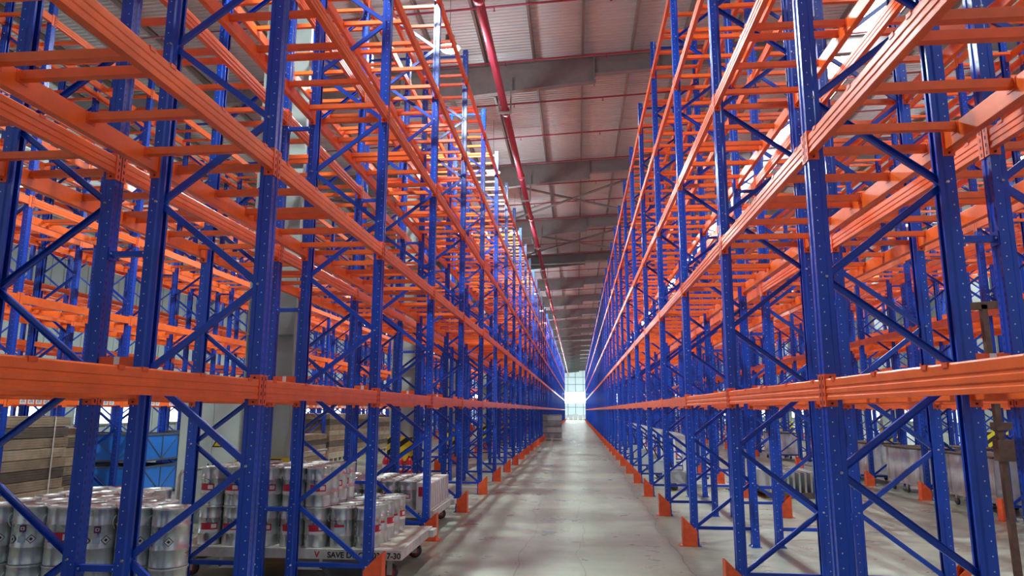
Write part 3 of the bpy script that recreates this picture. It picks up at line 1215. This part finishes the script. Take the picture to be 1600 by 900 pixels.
# ------------------------------------------------------------------ transport carts
def make_cart(x0, x1, y0, y1, top, label, writing, rail=True):
    t_ = thing('platform_cart', label, 'cart', ((x0 + x1) / 2, (y0 + y1) / 2, 0))
    L, B = (x1 - x0) / 2, (y1 - y0) / 2
    MB().box(-L + 0.03, L - 0.03, -B + 0.03, B - 0.03, top - 0.02, top).build('deck', M['deck'], t_)
    f = MB()
    for ya in (-B, B - 0.03):
        f.box(-L, L, ya, ya + 0.03, top - 0.10, top - 0.001)
    for xa in (-L, L - 0.03):
        f.box(xa, xa + 0.03, -B + 0.03, B - 0.03, top - 0.10, top - 0.001)
    f.box(L, L + 0.06, B - 0.22, B, top - 0.10, top - 0.02)
    for xs_ in (-L * 0.55, 0, L * 0.5):
        f.box(xs_ - 0.03, xs_ + 0.03, -B + 0.03, B - 0.03, top - 0.10, top - 0.025)
    # stirrups hanging from the long side
    for xs_ in (-L * 0.42, L * 0.22):
        for s in (-0.14, 0.14):
            f.box(xs_ + s - 0.014, xs_ + s + 0.014, -B, -B + 0.03, top - 0.20, top - 0.10)
        f.box(xs_ - 0.154, xs_ + 0.154, -B, -B + 0.03, top - 0.21, top - 0.18)
    f.build('chassis', M['cart'], t_)
    for sx in (-1, 1):
        for sy in (-1, 1):
            wx, wy = sx * (L - 0.17), sy * (B - 0.22)
            c = MB().box(wx - 0.06, wx + 0.06, wy - 0.05, wy + 0.05, top - 0.115, top - 0.10)
            for s in (-1, 1):
                c.box(wx - 0.03, wx + 0.03, wy + s * 0.036 - 0.003, wy + s * 0.036 + 0.003, 0.06, top - 0.11)
            c = c.build('caster', M['cart'], t_)
            w = MB().lathe([(0.03, -0.028), (0.078, -0.028), (0.085, -0.018), (0.085, 0.018), (0.078, 0.028), (0.03, 0.028)], 20, (wx, wy, 0.085), 0, True, 'y')
            w.lathe([(0.0, -0.032), (0.055, -0.030), (0.055, 0.030), (0.0, 0.032)], 14, (wx, wy, 0.085), 1, True, 'y')
            w.build('wheel', [M['rubber'], M['hub_red']], c)
    if rail:
        r_ = MB()
        zt = 1.12
        r_.tube([(-L + 0.05, -B + 0.04, top), (-L + 0.05, -B + 0.04, zt - 0.05), (-L + 0.05, -B + 0.08, zt), (-L + 0.05, B - 0.08, zt), (-L + 0.05, B - 0.04, zt - 0.05), (-L + 0.05, B - 0.04, top)], 0.018, 8)
        r_.tube([(-L + 0.05, -B + 0.04, 0.72), (-L + 0.05, B - 0.04, 0.72)], 0.014, 8)
        r_.build('push_rail', M['cart'], t_)
    for (tx, body, sz, m_) in writing:
        text('lettering', body, sz, m_, t_, (tx - (x0 + x1) / 2, -B - 0.0015, top - 0.083))
    return t_


DECK1 = 0.345
make_cart(-4.45, -1.86, 7.60, 9.22, DECK1, 'white platform cart with black lettering pushed under the rack beside the aisle',
          [(-2.80, 'V', 0.085, M['label_red']), (-2.66, 'SAVE DOC', 0.082, M['black']), (-2.17, '03 - 7-30', 0.082, M['black'])])
make_cart(-4.44, -2.14, 10.66, 12.35, 0.33, 'white platform cart behind the lettered one, marked 14-5, loaded with drums',
          [(-2.62, '0', 0.075, M['black']), (-2.43, '14-5', 0.08, M['black'])], rail=True)
make_cart(-4.55, -2.86, 4.95, 6.45, 0.265, 'white platform cart without lettering under the hazard marked drums', [], rail=False)

# drums nearest the camera: two high
gx = [-4.37, -4.095, -3.82, -3.545, -3.27, -2.995]
for j in range(5):
    for i_, x in enumerate(gx[:(6, 5, 4, 3, 3)[j]]):
        for h in (0, 1):
            kd = 1 if not (i_ in (2,) and j == 0) else 0
            if (i_, j) == (2, 0) and h == 0: kd = 1
            put_drum(kd, x + rnd.uniform(-.004, .004), 5.15 + 0.275 * j, 0.265 + h * (DH + 0.001), rnd.uniform(-0.25, 0.25) + (0.45 if kd == 0 else 0),
                     '%s tin drum, %s tier, unlettered cart, %s row from front, %s from aisle' % (KN[kd], ('lower', 'upper')[h], ordinal(j + 1), ordinal(6 - i_)), 'tin drums on the unlettered cart')
# lettered cart
gx = [-4.07, -3.79, -3.43, -3.13, -2.86, -2.57, -2.285]
for j in range(5):
    for i_, x in enumerate(gx):
        for h in range(2 if i_ < 5 and j < 4 else 1):
            kd = 0 if (h or i_ < 5) else (2 if (i_ + j) % 2 else 0)
            put_drum(kd, x + rnd.uniform(-.004, .004), 7.79 + 0.285 * j, DECK1 + h * (DH + 0.001), rnd.uniform(-0.3, 0.3) + (0.9 if i_ >= 6 else 0),
                     '%s tin drum, %s tier, lettered cart, %s row from front, %s from aisle' % (KN[kd], ('lower', 'upper')[h], ordinal(j + 1), ordinal(7 - i_)), 'tin drums on the lettered cart')
# second cart
for j in range(5):
    for i_ in range(7):
        kd = 0 if (i_ == 6 or (i_ + j) % 3 == 0) else 2
        put_drum(kd, -4.28 + 0.285 * i_, 10.83 + 0.29 * j, 0.331, rnd.uniform(-0.3, 0.3),
                 '%s tin drum on the cart marked 14-5, %s row from front, %s from aisle' % (KN[kd], ordinal(j + 1), ordinal(7 - i_)), 'tin drums on the cart marked 14-5')
# white cartons with plum stripes on the aisle edge of the second cart
for q in range(4):
    c = thing('striped_carton', 'white carton with plum stripes on aisle edge of second cart, %s from front' % ordinal(q + 1), 'carton', (-2.30, 10.85 + q * 0.37, 0.331), 0, 'striped cartons on the second cart')
    MB().box(-0.11, 0.11, -0.165, 0.165, 0, 0.40).build('body', M['label_white'], c)
    s_ = MB()
    for u in (-0.12, -0.04, 0.04, 0.12):
        s_.box(0.1102, 0.112, u - 0.012, u + 0.012, 0.02, 0.38)
    s_.box(-0.08, 0.08, -0.167, -0.1652, 0.20, 0.34, 1)
    s_.build('stripe_print', [M['label_purple'], M['label_red']], c)

# ------------------------------------------------------------------ things across the neighbouring aisle (cabinet side)
t = thing('electrical_cabinet', 'tall pale green cabinet with a yellow warning triangle beside a steel column', 'cabinet', (-5.93, 11.5, 0))
MB().box(-0.58, 0.58, -0.30, 0.30, 0.26, 2.12).build('body', M['cabinet'], t)
MB().box(-0.56, 0.56, -0.28, 0.28, 0.0, 0.26).build('plinth', M['plinth'], t)
MB().box(-0.60, 0.60, -0.32, 0.32, 2.12, 2.15).build('top_cover', M['cabinet'], t)
for s in (-1, 1):
    d = MB().box(min(s * 0.01, s * 0.565), max(s * 0.01, s * 0.565), -0.316, -0.302, 0.29, 2.09).build('door', M['cabinet'], t)
    MB().box(s * 0.04 - 0.010, s * 0.04 + 0.010, -0.325, -0.316, 0.86, 0.94).build('handle', M['dark'], d)
    if s > 0:
        w = MB()
        w.prism([(0.0, 1.20), (0.22, 1.20), (0.11, 1.39)], -0.3185, -0.3165, 0)
        w.prism([(0.035, 1.22), (0.185, 1.22), (0.11, 1.35)], -0.3195, -0.3185, 1)
        w.prism([(0.105, 1.235), (0.125, 1.28), (0.110, 1.28), (0.122, 1.325), (0.095, 1.275), (0.110, 1.275)], -0.3205, -0.3195, 0)
        w.build('warning_sign', [M['black'], M['hazard_y']], d)


def board_stack(name, label, x0, x1, y0, y1, z0, layers, th, group, pallet=True):
    z = z0
    mats_ = [M['board2'], M['board'], M['board3'], M['board']]
    if pallet:
        p = thing('wooden_pallet', 'wooden pallet under the ' + label.replace(' past the column on the far side, bundle', ' past the column'), 'pallet', ((x0 + x1) / 2, (y0 + y1) / 2, 0), 0, 'pallets under the boards')
        hx, hy = (x1 - x0) / 2, (y1 - y0) / 2
        dk = MB()
        for q in range(int(2 * hy / 0.14)):
            dk.box(-hx, hx, -hy + q * 0.14, -hy + q * 0.14 + 0.10, z0 - 0.022, z0)
        dk.box(-hx, hx, -hy, hy, z0 - 0.04, z0 - 0.022)
        dk.build('deck_boards', M['wood'], p)
        for xx in (-hx + 0.06, 0, hx - 0.06):
            for yy in np.arange(-hy + 0.08, hy, 0.46):
                MB().box(xx - 0.05, xx + 0.05, yy - 0.06, yy + 0.06, 0.0, z0 - 0.04).build('block', M['wood'], p)
    for k_ in range(layers):
        b = MB()
        dx, dy = rnd.uniform(0, 0.02), rnd.uniform(-0.03, 0.03)
        n_ = 4
        for q in range(n_):
            za = z + q * (th - 0.012) / n_
            b.box(x0 + dx + rnd.uniform(0, .006), x1 - dx - rnd.uniform(0, .006), y0 + dy, y1 + dy, za + 0.001, za + (th - 0.012) / n_ - 0.0015, 0)
        b.box(x0 + 0.05, x1 - 0.05, y0 + 0.1, y1 - 0.1, z + th - 0.012, z + th, 1)
        o_ = b.build('board_bundle', [mats_[(k_ * 7 + layers) % 4], M['wood']])
        tag(o_, '%s, %s layer up' % (label, ordinal(k_ + 1)), 'board bundle', group, 'thing')
        z += th
    return z


zt = board_stack('a', 'brown board bundle in the stack beside the blue crates', -10.1, -8.88, 10.32, 11.78, 0.14, 9, 0.171, 'brown board bundles beside the blue crates')
st = MB()
for q in (0.012,):
    st.box(-8.876, -8.870, 11.40, 11.425, 0.14, zt + 0.004)
    st.box(-10.12, -8.87, 11.40, 11.425, zt, zt + 0.005)
    st.box(-10.13, -10.124, 11.40, 11.425, 0.14, zt + 0.004)
tag(st.build('packing_strap', M['label_white']), 'white strap around the brown board stack beside the blue crates', 'strap', kind='thing')
board_stack('b', 'dark brown board bundle behind the strapped stack', -10.3, -9.10, 11.95, 12.75, 0.14, 8, 0.165, 'dark board bundles behind the strapped stack')
names = ['first', 'second', 'third', 'fourth', 'fifth']
for q, i in enumerate((6, 7, 8, 9, 10)):
    board_stack('c', '%s brown board stack past the column on the far side, bundle' % names[q], -9.95, -8.62, fy(i) + 0.14, fy(i + 1) - 0.14, 0.15, (5, 8, 8, 7, 8)[q], (0.17, 0.19, 0.185, 0.19, 0.18)[q], 'brown board stacks past the column')


def crate(x, y_, z, label):
    t_ = thing('blue_crate', label, 'crate', (x, y_, z), 0, 'blue panelled steel crates')
    hx, hy, h = 0.58, 0.62, 0.62
    f = MB()
    for sx in (-1, 1):
        for sy in (-1, 1):
            f.box(sx * hx - 0.025, sx * hx + 0.025, sy * hy - 0.025, sy * hy + 0.025, 0, h)
    for zz in (0.05, h - 0.045):
        for sy in (-1, 1):
            f.box(-hx, hx, sy * hy - 0.022, sy * hy + 0.022, zz, zz + 0.04)
        for sx in (-1, 1):
            f.box(sx * hx - 0.022, sx * hx + 0.022, -hy, hy, zz, zz + 0.04)
    for sx in (-1, 1):
        f.box(sx * hx - 0.018, sx * hx + 0.018, -0.015, 0.015, 0.05, h)
        for s in (-1, 1):
            f.bar((sx * (hx + 0.006), s * 0.02, 0.10), (sx * (hx + 0.006), s * hy, h - 0.05), 0.02, 0.02)
    for sy in (-1, 1):
        for s in (-1, 1):
            f.bar((s * 0.02, sy * (hy + 0.006), 0.10), (s * hx, sy * (hy + 0.006), h - 0.05), 0.02, 0.02)
    f.build('frame', M['crate_frame'], t_)
    for sx in (-1, 1):
        MB().box(sx * hx - 0.006, sx * hx + 0.006, -hy, hy, 0.06, h - 0.02).build('panel', M['crate'], t_)
    for sy in (-1, 1):
        MB().box(-hx, hx, sy * hy - 0.006, sy * hy + 0.006, 0.06, h - 0.02).build('panel', M['crate'], t_)
    MB().box(-hx, hx, -hy, hy, 0.05, 0.06).build('bottom', M['crate_frame'], t_)


for q, (x, y_) in enumerate(((-9.5, 14.70), (-10.75, 14.70), (-9.5, 17.1))):
    for h in (0, 1):
        crate(x, y_, 0.02 + h * 0.66, 'blue panelled steel crate, %s of the %s pair of crates' % (('lower', 'upper')[h], ('first', 'hidden', 'last')[q]))

# fire extinguishers by the second column
for q, (x, y_) in enumerate(((-4.62, 19.45), (-4.86, 19.45), (-5.3, 19.55))):
    t = thing('fire_extinguisher', 'red fire extinguisher by the striped column, %s from the aisle' % ordinal(q + 1), 'fire extinguisher', (x, y_, 0), 0, 'fire extinguishers by the striped column')
    MB().lathe([(0, 0), (0.09, 0), (0.095, 0.02), (0.095, 0.42), (0.06, 0.50), (0.025, 0.52), (0, 0.52)], 16).build('cylinder', M['extinguisher'], t)
    MB().box(-0.015, 0.015, -0.06, 0.03, 0.52, 0.56).tube([(0, 0.02, 0.53), (0.06, 0.06, 0.45), (0.10, 0.03, 0.2)], 0.01, 6).build('valve', M['dark'], t)
    curved(MB(), 0.097, -2.3, -0.8, 0.18, 0.32).build('label', M['label_white'], t)

# concrete lump and cable on the floor
b = MB()
rs = random.Random(3)
vs, fs = [], []
for a_ in range(7):
    for c_ in range(10):
        th_, ph_ = PI * a_ / 6, 2 * PI * c_ / 10
        r_ = 0.16 * (0.8 + 0.4 * rs.random())
        vs.append((r_ * math.sin(th_) * math.cos(ph_) * 1.4, r_ * math.sin(th_) * math.sin(ph_), 0.11 + r_ * 0.7 * math.cos(th_)))
for a_ in range(6):
    for c_ in range(10):
        c2 = (c_ + 1) % 10
        fs.append((a_ * 10 + c_, (a_ + 1) * 10 + c_, (a_ + 1) * 10 + c2, a_ * 10 + c2))
b.add(vs, fs)
tag(b.build('crumpled_bag', M['machine'], None, (-4.75, 8.75, 0)), 'crumpled grey bag on the floor beside the lettered cart', 'bag', kind='thing')
b = MB()
pts = [(-6.0 + 0.12 * q, 9.6 + 0.18 * math.sin(q * 0.7), 0.012) for q in range(14)]
b.tube(pts, 0.012, 6)
tag(b.build('power_cable', M['dark']), 'black cable lying on the floor in front of the pale cabinet', 'cable', kind='thing')

# white drum standing on a lowest beam across the neighbouring aisle, orange cap far down
MB_ = MB().lathe([(0, 0), (0.22, 0), (0.24, 0.03), (0.24, 0.30), (0.20, 0.34), (0, 0.34)], 20)
tag(MB_.build('white_tub', M['white_plastic'], None, (-9.2, fy(10) + 0.7, LEVELS[0] + 0.062)), 'white plastic tub on the lowest level across the neighbouring aisle', 'tub', kind='thing')
t = thing('floor_fan', 'orange round fan on a stand between the uprights', 'fan', (-4.75, 30.5, 0))
MB().lathe([(0.0, -0.06), (0.28, -0.06), (0.34, 0.0), (0.28, 0.06), (0.0, 0.06)], 20, (0, 0, 0.95), 0, True, 'y').build('fan_head', M['guard'], t)
MB().tube([(0, 0, 0.0), (0, 0, 0.65)], 0.03, 8).box(-0.25, 0.25, -0.2, 0.2, 0, 0.03).build('stand', M['dark'], t)

# ------------------------------------------------------------------ wrapped carton stack in the aisle and goods at its end
t = thing('wooden_pallet', 'wooden pallet under the grey cartons standing in the aisle', 'pallet', (-1.55, 44.6, 0))
dk = MB()
for q in range(7):
    dk.box(-0.62, 0.62, -0.6 + q * 0.175, -0.6 + q * 0.175 + 0.13, 0.11, 0.135)
dk.build('deck_boards', M['wood'], t)
for xx in (-0.55, 0, 0.55):
    MB().box(xx - 0.05, xx + 0.05, -0.6, 0.6, 0, 0.11).build('runner', M['wood'], t)
for h in (0, 1):
    c = thing('grey_carton', '%s grey film wrapped carton on the pallet standing in the aisle' % ('lower', 'upper')[h], 'carton', (-1.55, 44.6, 0.136 + h * 0.72))
    MB().box(-0.60, 0.60, -0.56, 0.56, 0, 0.70).build('body', M['grey_box'], c)
    MB().box(-0.30, 0.58, -0.565, -0.561, 0.28, 0.62).build('label', M['film'], c)
    MB().box(-0.605, 0.605, -0.566, 0.566, 0.30, 0.33).build('strap', M['black'], c)
for q in range(5):
    x = -2.2 + q * 0.95
    t = thing('wrapped_pallet_load', 'white film wrapped load at the far end of the aisle, %s across' % ordinal(q + 1), 'pallet load', (x, 141.0 + 0.3 * (q % 2), 0), 0, 'wrapped loads at the far end')
    MB().box(-0.42, 0.42, -0.4, 0.4, 0.0, 0.14).build('pallet', M['wood'], t)
    MB().box(-0.42, 0.42, -0.4, 0.4, 0.141, 0.95 + 0.1 * (q % 3)).build('load', M['white_plastic'], t)

# ------------------------------------------------------------------ skylight side: hand stackers under the aisle rack
def stacker():
    t_ = thing('hand_stacker', 'x', 'stacker')
    arch = MB()
    prof = []
    for q in range(11):
        a = PI / 2 * q / 10
        prof.append((0.42 * math.cos(a) - 0.42, 1.02 + 0.30 * math.sin(a)))
    outer = [(0.0, 0.12)] + [(0.0 + p[0], p[1]) for p in prof] + [(-0.62, 1.30)]
    inner = [(-0.62, 1.20)] + [(p[0] * 0.75 - 0.13, (p[1] - 1.02) * 0.62 + 1.0) for p in reversed(prof)] + [(-0.11, 0.12)]
    o_, i_ = outer, inner[::-1]
    m = min(len(o_), len(i_))
    for ys in (-0.30, 0.24):
        for q in range(m - 1):
            quad = [o_[q], o_[q + 1], i_[q + 1], i_[q]]
            arch.prism(quad, ys, ys + 0.06)
    arch.box(-0.10, 0.0, -0.24, 0.24, 0.15, 0.42)
    arch.build('mast_cover', M['white_plastic'], t_)
    bd = MB().box(-0.62, -0.14, -0.22, 0.22, 0.16, 0.42)
    bd.box(-0.50, -0.20, -0.18, 0.18, 0.42, 0.48)
    bd.build('battery_box', M['machine'], t_)
    fk = MB()
    for ys in (-0.24, 0.16):
        fk.box(0.0, 0.95, ys, ys + 0.10, 0.06, 0.11)
    fk.build('fork', M['machine'], t_)
    for (x, y_) in ((-0.4, -0.22), (-0.4, 0.22), (0.85, -0.19), (0.85, 0.21)):
        r_ = 0.075 if x < 0 else 0.035
        MB().lathe([(0, -0.03), (r_, -0.03), (r_, 0.03), (0, 0.03)], 14, (x, y_, r_), 0, True, 'y').build('wheel', M['rubber'], t_)
    MB().box(-0.45, -0.35, -0.2, 0.2, 0.07, 0.16).build('axle_housing', M['dark'], t_)
    MB().tube([(-0.40, -0.05, 0.48), (-0.70, -0.05, 1.05), (-0.74, -0.16, 1.10), (-0.78, 0.0, 1.12), (-0.74, 0.16, 1.10), (-0.70, 0.05, 1.05)], 0.018, 8).build('tiller', M['dark'], t_)
    register(t_)
    return t_


s0 = stacker()
for q, (x, i, dy) in enumerate(((2.62, 4, 1.4), (2.62, 5, 1.4), (2.62, 6, 1.4), (2.62, 7, 1.4), (2.62, 8, 1.4))):
    o = s0 if q == 0 else copy_tree(s0)
    o.location = (x, fy(i) + dy, 0)
    o.rotation_euler = (0, 0, 0.05 * (q % 2))
    tag(o, 'white hand stacker with curved mast cover under the rack, %s from the camera' % ordinal(q + 1), 'stacker', 'hand stackers under the rack', 'thing')


# wrapped trolleys under the racks across the next aisle
def trolley():
    t_ = thing('wrapped_trolley', 'x', 'trolley')
    hx, hy, h = 0.42, 0.82, 0.98
    f = MB()
    for sx in (-1, 1):
        for yy in (-hy + 0.04, -0.3, 0.3, hy - 0.04):
            f.box(sx * (hx - 0.02) - 0.02, sx * (hx - 0.02) + 0.02, yy - 0.02, yy + 0.02, 0.18, h)
    f.box(-hx, hx, -hy, hy, 0.20, 0.25)
    f.build('frame', M['machine'], t_)
    MB().box(-hx - 0.03, hx + 0.03, -hy - 0.03, hy + 0.03, h, h + 0.04).build('top_board', M['board3'], t_)
    fm = MB()
    for s in (-1, 1):
        n_ = 18
        for q in range(n_):
            ya, yb = -hy + 2 * hy * q / n_, -hy + 2 * hy * (q + 1) / n_
            xa = s * (hx + 0.012 + 0.018 * math.sin(q * 1.7)); xb = s * (hx + 0.012 + 0.018 * math.sin((q + 1) * 1.7))
            fm.add([(xa, ya, 0.24), (xb, yb, 0.24), (xb * 0.985, yb, h - 0.01), (xa * 0.985, ya, h - 0.01)], [(0, 1, 2, 3)], 0, True)
        fm.add([(-hx, s * (hy + 0.01), 0.24), (hx, s * (hy + 0.01), 0.24), (hx, s * (hy + 0.01), h - 0.01), (-hx, s * (hy + 0.01), h - 0.01)], [(0, 1, 2, 3)])
    fm.build('film_wrap', M['film'], t_)
    for sx in (-1, 1):
        for yy in (-hy + 0.12, 0, hy - 0.12):
            c = MB().box(sx * 0.34 - 0.02, sx * 0.34 + 0.02, yy - 0.03, yy + 0.03, 0.08, 0.20).build('caster', M['bolt'], t_)
            MB().lathe([(0, -0.02), (0.065, -0.02), (0.07, 0), (0.065, 0.02), (0, 0.02)], 14, (sx * 0.34, yy, 0.07), 0, True, 'x').build('wheel', M['rubber'], c)
    register(t_)
    return t_


t0 = trolley()
sp = [(7.8, fy(3) + 1.4), (7.8, fy(4) + 1.4), (7.8, fy(5) + 1.4), (8.85, fy(3) + 1.4), (8.85, fy(4) + 1.4), (8.85, fy(2) + 1.4), (7.8, fy(8) + 1.4)]
where = ['first in the front line', 'second in the front line', 'third in the front line', 'middle of the line behind', 'last of the line behind', 'first of the line behind', 'standing alone farther off']
for q, (x, y_) in enumerate(sp):
    o = t0 if q == 0 else copy_tree(t0)
    o.location = (x, y_, 0)
    tag(o, 'film wrapped grey trolley on casters, %s' % where[q], 'trolley', 'film wrapped trolleys across the next aisle', 'thing')

# low glass crate under the aisle rack
t = thing('glass_panel_crate', 'low greenish crate of glass panels on the floor behind the hand stackers', 'crate', (3.6 + 0.95, 16.6, 0))
MB().box(-0.6, 0.6, -0.9, 0.9, 0.08, 0.12).box(-0.6, 0.6, -0.9, -0.8, 0, 0.08).box(-0.6, 0.6, 0.8, 0.9, 0, 0.08).build('base', M['board3'], t)
g = MB()
for q in range(9):
    g.box(-0.5 + q * 0.12, -0.46 + q * 0.12, -0.85, 0.85, 0.12, 0.52)
g.build('glass_panels', M['machine'], t)

# rusty post stand in the next aisle
t = thing('rusty_post_stand', 'brown rusty steel post stand with a cross arm in the next aisle', 'stand', (4.45, 7.95, 0))
MB().bar((0, 0, 0.03), (-0.05, 0, 2.95), 0.06, 0.06).build('post', M['rust'], t)
MB().box(-0.35, 0.35, -0.35, 0.35, 0, 0.03).build('base_plate', M['rust'], t)
MB().box(-0.08, 0.9, -0.05, 0.05, 1.30, 1.52).box(-0.08, 0.9, -0.06, 0.06, 1.62, 1.70).build('cross_arm', M['rust'], t)
MB().bar((-0.25, 0, 2.93), (0.75, 0, 2.99), 0.06, 0.08).build('top_arm', M['rust'], t)
